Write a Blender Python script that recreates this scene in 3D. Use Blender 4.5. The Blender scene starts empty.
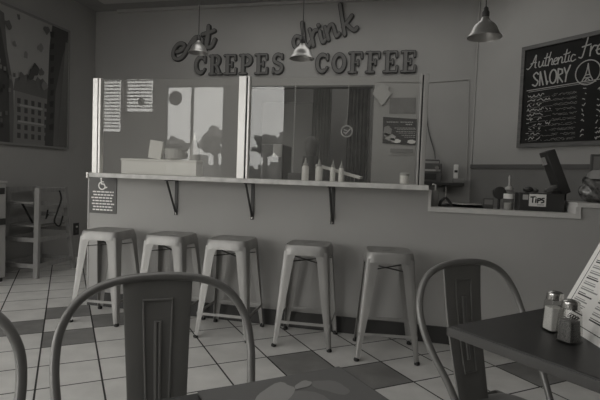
import bpy, bmesh, math, random
from math import sin, cos, pi, radians
from mathutils import Vector, Matrix
random.seed(7)
S = bpy.context.scene
COL = S.collection

# ---------------------------------------------------------------- camera
cd = bpy.data.cameras.new('camera'); cam = bpy.data.objects.new('camera', cd); COL.objects.link(cam)
cd.sensor_width = 36; cd.lens = 29.0; cd.clip_start = 0.02
R_ = Vector((0.97220793, 0.23138901, 0.03564923)); U_ = Vector((-0.04603271, 0.03963009, 0.99815352))
F_ = Vector((-0.22954897, 0.9720538, -0.04918015))
m = Matrix.Identity(4)
for r in range(3):
    m[r][0] = R_[r]; m[r][1] = U_[r]; m[r][2] = -F_[r]
m.translation = (0, 0, 1.11)
cam.matrix_world = m
S.camera = cam

# ---------------------------------------------------------------- world, light, exposure
w = bpy.data.worlds.new('sky'); S.world = w; w.use_nodes = True
nt = w.node_tree; nt.nodes.clear()
bg = nt.nodes.new('ShaderNodeBackground'); out = nt.nodes.new('ShaderNodeOutputWorld')
tc = nt.nodes.new('ShaderNodeTexCoord'); sp = nt.nodes.new('ShaderNodeSeparateXYZ'); rp = nt.nodes.new('ShaderNodeValToRGB')
nt.links.new(tc.outputs['Generated'], sp.inputs[0]); nt.links.new(sp.outputs['Z'], rp.inputs[0])
rp.color_ramp.elements[0].position = 0.0; rp.color_ramp.elements[0].color = (.80, .79, .76, 1)
rp.color_ramp.elements[1].position = 0.7; rp.color_ramp.elements[1].color = (1, .985, .95, 1)
nt.links.new(rp.outputs[0], bg.inputs[0]); bg.inputs[1].default_value = 5.0
nt.links.new(bg.outputs[0], out.inputs[0])
S.view_settings.view_transform = 'Standard'; S.view_settings.look = 'None'
S.view_settings.gamma = 1; S.view_settings.use_curve_mapping = False
S.view_settings.exposure = 0.22

def portal(x0, x1, z0, z1, y):
    l = bpy.data.lights.new('window_daylight', 'AREA'); l.shape = 'RECTANGLE'; l.size = x1-x0; l.size_y = z1-z0
    l.cycles.is_portal = True
    o = bpy.data.objects.new('window_daylight', l); COL.objects.link(o)
    o.location = ((x0+x1)/2, y, (z0+z1)/2); o.rotation_euler = (radians(90), 0, 0)   # faces +y (into the room)
    return o
YS = -1.5          # storefront wall plane, behind the camera
WINS = [(-5.90, -5.34, 1.79, 2.85), (-5.30, -4.69, 2.16, 2.85), (-4.46, -2.20, 0.35, 2.66), (-7.7, -6.15, 0.35, 2.7)]
for (a, b, c, d) in WINS:
    portal(a, b, c, d, YS-0.02)

lp = portal(-1.4, 1.1, .35, 2.75, 0); lp.location = (-8.22, -.15, 1.55); lp.rotation_euler = (radians(90), 0, radians(-90))  # unseen side window, added to bring key light from the left
def fill_light(x, y, z, sx, sy, power):  # added area lights under the ceiling for ambient fill, no fixtures there
    l = bpy.data.lights.new('ceiling_fill', 'AREA'); l.shape = 'RECTANGLE'; l.size = sx; l.size_y = sy; l.energy = power; l.color = (1, .985, .95)
    o = bpy.data.objects.new('ceiling_fill', l); COL.objects.link(o); o.location = (x, y, z)
fill_light(-2.6, .5, 3.08, 5.5, 2.8, 31)
fill_light(-.9, 4.45, 3.08, 3.4, .8, 10)
fill_light(-1.2, 6.7, 2.9, 1.0, .8, 2.5)

# ---------------------------------------------------------------- materials
def mat(name, v, rough=.6, metal=0., tint=(1, .985, .955), noise=0., nscale=8., bump=0., spec=.5, nstretch=None):
    M = bpy.data.materials.new(name); M.use_nodes = True
    t = M.node_tree; b = t.nodes['Principled BSDF']
    c = (v*tint[0], v*tint[1], v*tint[2], 1)
    b.inputs['Base Color'].default_value = c; b.inputs['Roughness'].default_value = rough
    b.inputs['Metallic'].default_value = metal; b.inputs['Specular IOR Level'].default_value = spec
    if noise or bump:
        tcn = t.nodes.new('ShaderNodeTexCoord'); n = t.nodes.new('ShaderNodeTexNoise')
        n.inputs['Scale'].default_value = nscale; n.inputs['Detail'].default_value = 5
        mp = t.nodes.new('ShaderNodeMapping')
        if nstretch: mp.inputs['Scale'].default_value = nstretch
        t.links.new(tcn.outputs['Object'], mp.inputs[0]); t.links.new(mp.outputs[0], n.inputs['Vector'])
        if noise:
            r = t.nodes.new('ShaderNodeValToRGB')
            r.color_ramp.elements[0].position = .3; r.color_ramp.elements[1].position = .7
            r.color_ramp.elements[0].color = tuple(x*(1-noise) for x in c[:3])+(1,)
            r.color_ramp.elements[1].color = tuple(min(1, x*(1+noise)) for x in c[:3])+(1,)
            t.links.new(n.outputs[0], r.inputs[0]); t.links.new(r.outputs[0], b.inputs['Base Color'])
        if bump:
            bp = t.nodes.new('ShaderNodeBump'); bp.inputs['Strength'].default_value = bump; bp.inputs['Distance'].default_value = .004
            t.links.new(n.outputs[0], bp.inputs['Height']); t.links.new(bp.outputs[0], b.inputs['Normal'])
    return M
WALL = mat('wall_paint', .40, .75, noise=.03, nscale=2.5)
WALLP = mat('pony_wall_paint', .40, .7, noise=.03, nscale=2.)
WALLD = mat('wall_paint_dark', .38, .75, noise=.03, nscale=2.5)
WAINS = mat('wainscot_paint', .20, .7, noise=.03)
CEIL = mat('ceiling_paint', .27, .85, noise=.05)
TRIMW = mat('white_trim', .62, .45, noise=.04, nscale=20)
TRIMM = mat('grey_trim', .42, .5)
BASEB = mat('vinyl_baseboard', .045, .45)
RAIL = mat('dark_rail', .10, .5)
TILE = mat('ceramic_tile', .68, .38, noise=.10, nscale=6, bump=.15)
TILEG = mat('grey_tile', .22, .42, noise=.18, nscale=7, bump=.15)
GROUT = mat('grout', .045, .9)
GALV = mat('galvanised_steel', .36, .42, .45, noise=.16, nscale=9, nstretch=(1, 1, .3))
GALVD = mat('dark_steel', .09, .5, .4)
RUB = mat('black_rubber', .02, .7)
CHAIRM = mat('gunmetal_tube', .24, .38, .4)
SPLATM = mat('gunmetal_sheet', .23, .42, .3, noise=.08, nscale=5)
TBL = mat('black_laminate', .030, .38, noise=.15, nscale=30)
TBLE = mat('black_table_edge', .08, .35)
ALU = mat('brushed_aluminium', .80, .38, .55)
ALUD = mat('dark_channel', .03, .6)
ALUL = mat('lamp_aluminium', .50, .36, .7, noise=.12, nscale=12)
BLK = mat('black_plastic', .045, .45)
DGR = mat('dark_grey_plastic', .11, .5)
MGR = mat('mid_grey_plastic', .24, .5)
LGR = mat('light_grey_plastic', .45, .5)
WHT = mat('white_plastic', .88, .4)
PAPER = mat('white_paper', .82, .8)
PAPERG = mat('grey_paper', .30, .8)
INK = mat('black_ink', .03, .7)
CHALK = mat('chalk', .48, .9)
CHALKD = mat('faint_chalk', .26, .9)
SLATE = mat('chalkboard', .020, .8, noise=.3, nscale=4, spec=.25)
WOODF = mat('grey_wood_frame', .13, .6, noise=.25, nscale=8, nstretch=(1, 1, 8))
WOODH = mat('high_chair_wood', .30, .5, noise=.12, nscale=6, nstretch=(6, 6, 1))
SHELFM = mat('pale_laminate', .62, .4, noise=.18, nscale=14)
LETF = mat('letter_face', .18, .6)
LETE = mat('letter_edge', .055, .55)
STEELP = mat('polished_steel', .55, .22, .95)
CURT = mat('grey_curtain', .30, .8, noise=.15, nscale=4)
SALT = mat('salt_grains', .70, .9, noise=.1, nscale=300)
PEPP = mat('pepper_grains', .16, .9, noise=.6, nscale=400)
ASPH = mat('asphalt', .26, .9, noise=.1)
LEAF = mat('foliage', .20, .8, noise=.4, nscale=3)
BARK = mat('bark', .08, .9)
BLIND = mat('blind_slat', .65, .6)
STRAP = mat('webbing', .02, .8)

def glassmat(name, ior=1.5, tr=.95, rough=0.0, dust=0.):
    M = bpy.data.materials.new(name); M.use_nodes = True; t = M.node_tree; t.nodes.clear()
    o = t.nodes.new('ShaderNodeOutputMaterial'); mx = t.nodes.new('ShaderNodeMixShader'); f = t.nodes.new('ShaderNodeFresnel')
    a = t.nodes.new('ShaderNodeBsdfTransparent'); g = t.nodes.new('ShaderNodeBsdfGlossy')
    t.nodes.remove(f)
    ge = t.nodes.new('ShaderNodeNewGeometry'); dt = t.nodes.new('ShaderNodeVectorMath'); dt.operation = 'DOT_PRODUCT'
    t.links.new(ge.outputs['Incoming'], dt.inputs[0]); t.links.new(ge.outputs['Normal'], dt.inputs[1])
    def mth(op, a, b=None):
        n = t.nodes.new('ShaderNodeMath'); n.operation = op
        for i, q in enumerate((a, b)):
            if q is None: continue
            if isinstance(q, (int, float)): n.inputs[i].default_value = q
            else: t.links.new(q, n.inputs[i])
        return n.outputs[0]
    r0 = ((ior-1)/(ior+1))**2
    ab = mth('ABSOLUTE', dt.outputs['Value']); sch = mth('ADD', mth('MULTIPLY', mth('POWER', mth('SUBTRACT', 1., ab), 5.), 1-r0), r0)
    df = t.nodes.new('ShaderNodeBsdfDiffuse'); df.inputs[0].default_value = (.8, .79, .77, 1); m2 = t.nodes.new('ShaderNodeMixShader'); m2.inputs[0].default_value = dust
    t.links.new(a.outputs[0], m2.inputs[1]); t.links.new(df.outputs[0], m2.inputs[2])
    g.inputs['Roughness'].default_value = rough; a.inputs[0].default_value = (tr, tr, tr*.99, 1)
    t.links.new(sch, mx.inputs[0]); t.links.new(m2.outputs[0], mx.inputs[1]); t.links.new(g.outputs[0], mx.inputs[2]); t.links.new(mx.outputs[0], o.inputs[0])
    return M
GLASS = glassmat('clear_glass', 1.5, .98, dust=.03)
GLASSJ = glassmat('jar_glass', 1.45, .88, .05)

# ---------------------------------------------------------------- mesh helpers
class MB:
    def __init__(s): s.bm = bmesh.new(); s.mats = []; s.mi = 0
    def use(s, M):
        if M not in s.mats: s.mats.append(M)
        s.mi = s.mats.index(M); return s
    def face(s, vs):
        try: f = s.bm.faces.new(vs)
        except ValueError: return None
        f.material_index = s.mi; return f
    def v(s, p): return s.bm.verts.new(p)
    def box(s, x0, x1, y0, y1, z0, z1, mx=None):
        P = [Vector((x, y, z)) for z in (z0, z1) for (x, y) in ((x0, y0), (x1, y0), (x1, y1), (x0, y1))]
        if mx: P = [mx @ p for p in P]
        V = [s.v(p) for p in P]
        for q in ((3, 2, 1, 0), (4, 5, 6, 7), (0, 1, 5, 4), (1, 2, 6, 5), (2, 3, 7, 6), (3, 0, 4, 7)): s.face([V[i] for i in q])
        return s
    def quad(s, *P): s.face([s.v(p) for p in P]); return s
    def beam(s, a, b, wx, wy, up=(0, 0, 1), w2=None):
        a = Vector(a); b = Vector(b); d = (b-a).normalized(); up = Vector(up)
        if abs(d.dot(up)) > .98: up = Vector((0, 1, 0))
        r = d.cross(up).normalized(); u = r.cross(d)
        V = []
        for p, k in ((a, 1), (b, w2 or 1)):
            for sx, sy in ((-1, -1), (1, -1), (1, 1), (-1, 1)): V.append(s.v(p+r*sx*wx/2*k+u*sy*wy/2*k))
        for q in ((3, 2, 1, 0), (4, 5, 6, 7), (0, 1, 5, 4), (1, 2, 6, 5), (2, 3, 7, 6), (3, 0, 4, 7)): s.face([V[i] for i in q])
        return s
    def tube(s, pts, r, n=10, closed=False):
        pts = [Vector(p) for p in pts]; rings = []; N = len(pts)
        prev = None
        for i, p in enumerate(pts):
            if closed: d = (pts[(i+1) % N]-pts[i-1]).normalized()
            else: d = (pts[min(i+1, N-1)]-pts[max(i-1, 0)]).normalized()
            if prev is None:
                a = Vector((0, 0, 1)) if abs(d.z) < .9 else Vector((1, 0, 0))
                u = d.cross(a).normalized()
            else: u = (prev-d*prev.dot(d)).normalized()
            prev = u; w_ = d.cross(u)
            rr = r[i] if isinstance(r, (list, tuple)) else r
            rings.append([s.v(p+u*cos(2*pi*k/n)*rr+w_*sin(2*pi*k/n)*rr) for k in range(n)])
        for i in range(N if closed else N-1):
            A, B = rings[i], rings[(i+1) % N]
            for k in range(n): s.face([A[k], A[(k+1) % n], B[(k+1) % n], B[k]])
        if not closed: s.face(rings[0][::-1]); s.face(rings[-1])
        return s
    def lathe(s, prof, n=24, c=(0, 0, 0), caps=True, sq=None):
        rings = []
        for (r, z) in prof:
            ring = []
            for k in range(n):
                a = 2*pi*k/n; x, y = cos(a), sin(a)
                if sq: q = (abs(x)**sq+abs(y)**sq)**(-1/sq); x *= q; y *= q
                ring.append(s.v((c[0]+r*x, c[1]+r*y, c[2]+z)))
            rings.append(ring)
        for A, B in zip(rings, rings[1:]):
            for k in range(n): s.face([A[k], A[(k+1) % n], B[(k+1) % n], B[k]])
        if caps: s.face(rings[0][::-1]); s.face(rings[-1])
        return s
    def prism(s, poly, f0, f1):          # poly: 2D points; f0,f1 map 2D->3D for back and front
        A = [s.v(f0(p)) for p in poly]; B = [s.v(f1(p)) for p in poly]; n = len(poly)
        s.face(A[::-1]); s.face(B)
        for k in range(n): s.face([A[k], A[(k+1) % n], B[(k+1) % n], B[k]])
        return s
    def stroke(s, pts, hw, f0, f1, caps=8):   # round-ended ribbon of polygons
        pts = [Vector((p[0], p[1])) for p in pts]
        for a, b in zip(pts, pts[1:]):
            d = b-a
            if d.length < 1e-6: continue
            d.normalize(); n = Vector((-d.y, d.x))*hw
            poly = []
            an = math.atan2(n.y, n.x)
            for k in range(caps+1):
                t = an+pi*k/caps; poly.append((a.x+cos(t)*hw, a.y+sin(t)*hw))
            for k in range(caps+1):
                t = an+pi+pi*k/caps; poly.append((b.x+cos(t)*hw, b.y+sin(t)*hw))
            s.kk = getattr(s, 'kk', 0)+1; e = 5e-5*(s.kk % 47)
            s.prism(poly, f0, lambda p, e=e: (lambda A, B: B+(B-A).normalized()*e)(Vector(f0(p)), Vector(f1(p))))
        return s
    def build(s, name, M=None, parent=None, loc=(0, 0, 0), rz=0., smooth=False, bevel=0., kind=None):
        bmesh.ops.recalc_face_normals(s.bm, faces=s.bm.faces)
        me = bpy.data.meshes.new(name); s.bm.to_mesh(me); s.bm.free()
        if s.mats:
            for q in s.mats: me.materials.append(q)
        if M and not s.mats: me.materials.append(M)
        if smooth:
            for p in me.polygons: p.use_smooth = True
        o = bpy.data.objects.new(name, me); COL.objects.link(o)
        o.location = loc; o.rotation_euler = (0, 0, rz)
        if parent: o.parent = parent
        if bevel:
            b = o.modifiers.new('bevel', 'BEVEL'); b.width = bevel; b.segments = 2; b.limit_method = 'ANGLE'; b.angle_limit = radians(40)
            for p in me.polygons: p.use_smooth = True
            o.modifiers.new('wn', 'WEIGHTED_NORMAL')
        elif smooth:
            try:
                me.set_sharp_from_angle(angle=radians(40))
            except Exception: pass
        if kind: o['kind'] = kind
        return o
def tag(o, label, cat, group=None):
    o['label'] = label; o['category'] = cat
    if group: o['group'] = group
    return o
def thing(name, label, cat, loc=(0, 0, 0), rz=0., group=None):
    o = bpy.data.objects.new(name, None); COL.objects.link(o); o.location = loc; o.rotation_euler = (0, 0, rz)
    o.empty_display_size = .1
    return tag(o, label, cat, group)
def dup(root, loc, rz, label, group=None):
    def cp(o, par):
        c = o.copy(); COL.objects.link(c)
        if par: c.parent = par
        for ch in o.children: cp(ch, c)
        return c
    r = cp(root, None); r.location = loc; r.rotation_euler = (0, 0, rz); r['label'] = label
    if group: r['group'] = group
    return r
def part(o, label): o['label'] = label; return o
def spline(P, n=8, closed=False):      # Catmull-Rom
    P = [Vector(p) for p in P]; N = len(P); out_ = []
    for i in range(N if closed else N-1):
        if closed: a, b, c, d = P[i-1], P[i], P[(i+1) % N], P[(i+2) % N]
        else: a, b, c, d = P[max(i-1, 0)], P[i], P[i+1], P[min(i+2, N-1)]
        for k in range(n):
            t = k/n
            out_.append(.5*((2*b)+(c-a)*t+(2*a-5*b+4*c-d)*t*t+(3*b-a-3*c+d)*t**3))
    if not closed: out_.append(P[-1])
    return out_

# ================================================================ THE SETTING
YW, YB, XL, ZC = 3.412, 5.527, -4.085, 3.122
XG = 0.586                                     # where the back wall meets the diagonal wall
# floor: ceramic tiles laid on the skew, grey ones scattered in a diagonal pattern
T = .3109; ax, ay = cos(radians(39.21)), sin(radians(39.21))
def gp(i, j): return (-.6348+(i-5)*T*ax+(j-4)*T*ay, 2.5456+(i-5)*T*ay-(j-4)*T*ax)
grey = {(1, -2), (0, -1), (2, -1), (1, 0), (5, 3), (6, 4), (9, 5), (-1, -2), (10, 6), (9, 7), (3, 9)}
fl = MB(); fl.use(TILE)
g = .0048
for i in range(-34, 34):
    for j in range(-34, 30):
        cx, cy = gp(i+.5, j+.5)
        if not (-8.1 < cx < 3.6 and -1.75 < cy < 7.9): continue
        fl.use(TILEG if (i, j) in grey else TILE)
        u, vv = g/T, 1-g/T
        P = [gp(i+u, j+u), gp(i+u, j+vv), gp(i+vv, j+vv), gp(i+vv, j+u)]
        fl.quad(*[(p[0], p[1], 0) for p in P])
fl.use(GROUT); fl.quad((-8.2, -1.7, -.002), (3.4, -1.7, -.002), (3.4, 7.8, -.002), (-8.2, 7.8, -.002))
fl.build('floor', kind='structure')
MB().box(-8.2, 3.4, -1.62, 7.8, ZC, ZC+.1).build('ceiling', CEIL, kind='structure')
# back wall of the kitchen with its opening
OX0, OX1, OZ = -2.05, -.49, 2.165
b = MB(); b.box(XL-.12, OX0, YB, YB+.12, 0, ZC); b.box(OX0, OX1, YB, YB+.12, OZ, ZC); b.box(OX1, XG+.05, YB, YB+.12, 0, ZC)
b.build('wall_back', WALL, kind='structure')
b = MB(); b.box(XL-.12, XL, 3.3, YB, 0, ZC); b.build('wall_left', WALLD, kind='structure')
b = MB(); b.box(-8.2, XL, 3.3, 3.42, 0, ZC); b.build('wall_left_return', WALLD, kind='structure')
b = MB(); b.box(-8.2, -8.08, YS, 3.3, 0, .35); b.box(-8.2, -8.08, YS, 3.3, 2.75, ZC); b.box(-8.2, -8.08, YS, -1.4, .35, 2.75); b.box(-8.2, -8.08, 1.1, 3.3, .35, 2.75)  # the gap is the unseen window added for the left key light
b.box(-8.17, -8.11, -.20, -.10, .35, 2.75); b.build('wall_far_left', WALLD, kind='structure')
# diagonal wall: goes from the groove towards the camera-right at 45 degrees
D = Vector((1, -1, 0)).normalized(); DN = Vector((-1, -1, 0)).normalized()   # along, and facing the room
G0 = Vector((XG, YB, 0))
DM = Matrix(((D.x, -DN.x, 0, XG), (D.y, -DN.y, 0, YB), (0, 0, 1, 0), (0, 0, 0, 1)))   # local: x along, y behind the wall, z up
b = MB(); b.box(0, 3.4, 0, .1, 0, ZC, DM); b.build('wall_right', WALL, kind='structure')
b = MB(); b.use(WAINS).box(0.004, 3.0, -.012, 0, 0, 1.262, DM); b.build('trim_1', kind='structure')
MB().box(.004, 3.0, -.026, 0, 1.262, 1.302, DM).build('trim_2', RAIL, kind='structure')
MB().box(-.008, .012, -.012, .0, 0, ZC, DM).build('trim_3', WALLD, kind='structure')
# far right and the storefront behind the camera
MB().box(3.28, 3.4, YS, 3.4, 0, ZC).build('wall_far_right', WALLD, kind='structure')
MB().box(2.95, 3.4, 3.0, 3.1, 0, ZC).build('wall_right_return', WALLD, kind='structure')
b = MB(); xs = sorted(WINS); cur = -8.2
for (a, c, z0, z1) in xs:
    b.box(cur, a, YS-.14, YS, 0, ZC); b.box(a, c, YS-.14, YS, 0, z0); b.box(a, c, YS-.14, YS, z1, ZC); cur = c
b.box(cur, 3.4, YS-.14, YS, 0, ZC); b.build('wall_storefront', WALLD, kind='structure')
for i, (a, c, z0, z1) in enumerate(WINS):
    b = MB(); t = .03
    b.box(a, a+t, YS-.10, YS-.04, z0, z1); b.box(c-t, c, YS-.10, YS-.04, z0, z1); b.box(a+t, c-t, YS-.10, YS-.04, z0, z0+t); b.box(a+t, c-t, YS-.10, YS-.04, z1-t, z1)
    if i == 2:
        b.box(-3.34, -3.04, YS-.12, YS-.03, z0+t, z1-t); b.box(-3.96, -3.92, YS-.10, YS-.05, z0+t, z1-t)
    f = b.build('window_%d' % (i+1), DGR, kind='structure')
# venetian blinds in the two small windows and the picture sign stuck on the big one
for i, (a, c, z0, z1) in enumerate(WINS[:2]):
    t = thing('window_blind', ('wide venetian blind in the lower small window behind the camera', 'shorter venetian blind in the higher small window behind the camera')[i], 'blind', ((a+c)/2, YS-.02, z1-.04), 0, None)
    h = (c-a)/2-.035
    MB().box(-h, h, -.012, .012, -.03, 0).build('head_rail', WHT, t)
    b = MB(); n = int((z1-z0-.1)/.062)
    for k in range(n):
        z = -.06-k*.062; b.quad((-h, -.012, z-.012), (h, -.012, z-.012), (h, .010, z+.012), (-h, .010, z+.012))
    b.build('slats', BLIND, t)
t = MB(); t.prism([(.13*cos(k*pi/12), .13*sin(k*pi/12)) for k in range(24)], lambda p: (-4.25+p[0], YS-.03, 2.43+p[1]), lambda p: (-4.25+p[0], YS-.02, 2.43+p[1]))
tag(t.build('window_sign', DGR), 'round dark sign hanging in the storefront window, mirrored in the glass', 'sign')
t = MB(); t.prism([(.07*cos(k*pi/12), .07*sin(k*pi/12)) for k in range(24)], lambda p: (-4.92+p[0], YS-.006, 2.36+p[1]), lambda p: (-4.92+p[0], YS+.004, 2.36+p[1]))
tag(t.build('window_sticker', DGR), 'small round dark sign before the blind, mirrored in the glass', 'sign')
# outside
b = MB(); b.box(-30, 14, -40, YS-.14, -.12, -.02); b.box(-30, -8.2, YS-.14, 12, -.12, -.02); b.build('ground_outside', ASPH, kind='structure')
def tree(x, y, h, r, label):
    t = thing('tree', label, 'tree', (x, y, -.02))
    MB().tube([(0, 0, 0), (.05, 0, h*.4), (0, .05, h*.75)], [.16, .12, .07], 8).build('trunk', BARK, t, smooth=True)
    bm = bmesh.new()
    for k in range(46):
        a = random.uniform(0, 2*pi); q = random.uniform(0, r*.95); s = random.uniform(.14, .30)*r
        mx = Matrix.Translation((cos(a)*q, sin(a)*q, h*.75+random.uniform(-.8, .7)*r*(1-.5*q/r))) @ Matrix.Diagonal((s, s, s*.8, 1))
        bmesh.ops.create_icosphere(bm, subdivisions=3, radius=1, matrix=mx)
    for vtx in bm.verts: vtx.co += vtx.normal*random.uniform(-.12, .12)*r*.5
    mb = MB(); mb.bm.free(); mb.bm = bm; mb.build('crown', LEAF, t)
tree(-7.2, -10.2, 3.1, .62, 'leafy tree outside, mirrored at the right side of the left glass pane')
tree(-9.2, -10.8, 2.7, .6, 'leafy tree outside, mirrored left of the thin window bar')
tree(-6.25, -13.2, 3.2, .60, 'leafy tree outside, left one mirrored in the right glass pane')
tree(-5.0, -11.2, 3.1, .55, 'leafy tree outside, right one mirrored in the right glass pane')
b = MB()
for k in range(60):
    x = -26+k*.6; b.box(x, x+.62, -16.6+random.uniform(-.3, .3), -15.8, -.1, 1.7+random.uniform(-.35, .35))
b.build('hedge_outside', LEAF, kind='structure')

# the half wall of the bar
XE = -2.559
b = MB(); b.box(XE, .094, YW, YW+.12, 0, 1.046); b.box(.094, 1.014, YW, YW+.12, 0, .903); b.box(1.014, 2.95, YW, YW+.12, 0, .974)
b.build('wall_bar_front', WALLP, kind='structure')
b = MB(); b.box(XE, 2.9, YW-.012, YW, 0, .115); b.build('baseboard_bar', BASEB, kind='structure')
MB().box(XE-.012, XE, YW-.004, YW+.12, 0, 1.046).build('trim_4', TRIMM, kind='structure')
b = MB()                                       # white sill cap with a step up on the right
b.box(.094, 1.036, YW-.018, YW+.13, .903, .932)
b.box(.094, .112, YW-.018, YW+.13, .932, 1.046)
b.box(1.006, 1.036, YW-.010, YW+.36, .932, .976)
b.box(1.012, 2.95, YW-.018, YW+.36, .976, 1.004)
b.build('trim_5', TRIMW, kind='structure')
# band along the top of the back wall
b = MB(); b.box(-3.75, XG, YB-.05, YB, ZC-.03, ZC); b.box(-3.75, 1.2, YB-.42, YB-.30, ZC-.02, ZC)
b.build('trim_6', TRIMM, kind='structure')
# dim room behind the opening
b = MB(); b.box(OX0-1.2, OX1+1.2, 7.6, 7.7, 0, ZC); b.box(OX0-1.2, OX0-1.1, YB+.12, 7.6, 0, ZC); b.box(OX1+1.1, OX1+1.2, YB+.12, 7.6, 0, ZC)
b.build('wall_store_room', WALLD, kind='structure')
b = MB(); b.box(OX0, OX0+.02, YB, YB+.12, 0, OZ); b.box(OX1-.02, OX1, YB, YB+.12, 0, OZ); b.box(OX0+.02, OX1-.02, YB, YB+.12, OZ-.02, OZ)
b.build('door_1', DGR, kind='structure')

# ================================================================ STOOLS
def make_stool(label):
    t = thing('bar_stool', label, 'stool', (0, 0, 0), 0, 'metal stools under the bar shelf')
    N = 48; Z = .664; h = .142
    def sq(a, r, p):
        x, y = cos(a), sin(a); q = (abs(x)**p+abs(y)**p)**(-1/p); return x*q*r, y*q*r
    b = MB(); rings = []
    prof = [(h+.012, Z-.064, 7), (h+.010, Z-.046, 7), (h+.007, Z-.030, 7), (h+.003, Z-.010, 7), (h-.003, Z-.001, 7), (h-.010, Z, 7), (h-.018, Z-.004, 7), (h-.05, Z-.005, 6)]
    for r, z, p in prof: rings.append([b.v((*sq(2*pi*k/N, r, p), z)) for k in range(N)])
    slot = []
    for k in range(N):
        a = 2*pi*k/N; x = max(-.034, min(.034, .10*cos(a))); dx = .013*cos(a); slot.append((x+dx*.9, .013*sin(a)*(1 if abs(x) < .034 else 1)))
    rings.append([b.v((x, y, Z-.005)) for x, y in slot]); rings.append([b.v((x, y, Z-.02)) for x, y in slot])
    for A, B in zip(rings, rings[1:]):
        for k in range(N): b.face([A[k], A[(k+1) % N], B[(k+1) % N], B[k]])
    bmesh.ops.recalc_face_normals(b.bm, faces=b.bm.faces)
    bmesh.ops.solidify(b.bm, geom=b.bm.faces[:], thickness=.0025)
    b.build('seat', GALV, t, smooth=True)
    for sx in (-1, 1):
        for sy in (-1, 1):
            b = MB(); rows = []
            for (f, wd) in ((0, .098), (.02, .090), (.04, .082), (.07, .077), (.12, .071), (.35, .062), (.6, .050), (.85, .037), (1, .030)):
                c = .145+(.192-.145)*f; z = (Z-.040)*(1-f)+.018*f; rr = .016
                pts = [(c-wd, c), (c-wd*.5, c), (c-rr, c), (c-rr*.3, c-rr*.3), (c, c-rr), (c, c-wd*.5), (c, c-wd)]
                rows.append([b.v((sx*x, sy*y, z)) for x, y in pts])
            for A, B in zip(rows, rows[1:]):
                for k in range(6): b.face([A[k], A[k+1], B[k+1], B[k]])
            bmesh.ops.recalc_face_normals(b.bm, faces=b.bm.faces)
            bmesh.ops.solidify(b.bm, geom=b.bm.faces[:], thickness=.003)
            leg = b.build('leg', GALV, t, smooth=True)
            MB().lathe([(.013, 0), (.017, .003), (.017, .014), (.012, .022)], 12, (sx*.181, sy*.181, 0)).build('rubber_foot', RUB, leg, smooth=True)
    for s in (-1, 1):
        MB().beam((-.143, -.143*s, Z-.115), (.143, .143*s, Z-.115+.006*s), .016, .004).build('cross_brace', GALVD, t)
    r = .177; z = .165
    for a, c in (((-r, -r), (r, -r)), ((r, -r), (r, r)), ((r, r), (-r, r)), ((-r, r), (-r, -r))):
        MB().beam((a[0], a[1], z), (c[0], c[1], z), .005, .018).build('foot_rail', GALV, t)
    return t
stool_pos = [(-2.20, 3.165, 3, 'grey metal stool under the shelf, leftmost of the five, below the wheelchair sign'),
             (-1.685, 3.165, 2, 'grey metal stool second from the left, partly hidden by the near chair back'),
             (-1.215, 3.155, 2, 'grey metal stool in the middle of the five under the shelf'),
             (-.672, 3.165, 3, 'grey metal stool second from the right under the shelf'),
             (-.143, 3.105, 8, 'grey metal stool rightmost of the five, under the right end of shelf')]
for i, (x, y, a, l) in enumerate(stool_pos):
    if i == 0: st = make_stool(l); st.location = (x, y, 0); st.rotation_euler = (0, 0, radians(a))
    else: dup(st, (x, y, 0), radians(a), l)

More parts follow.
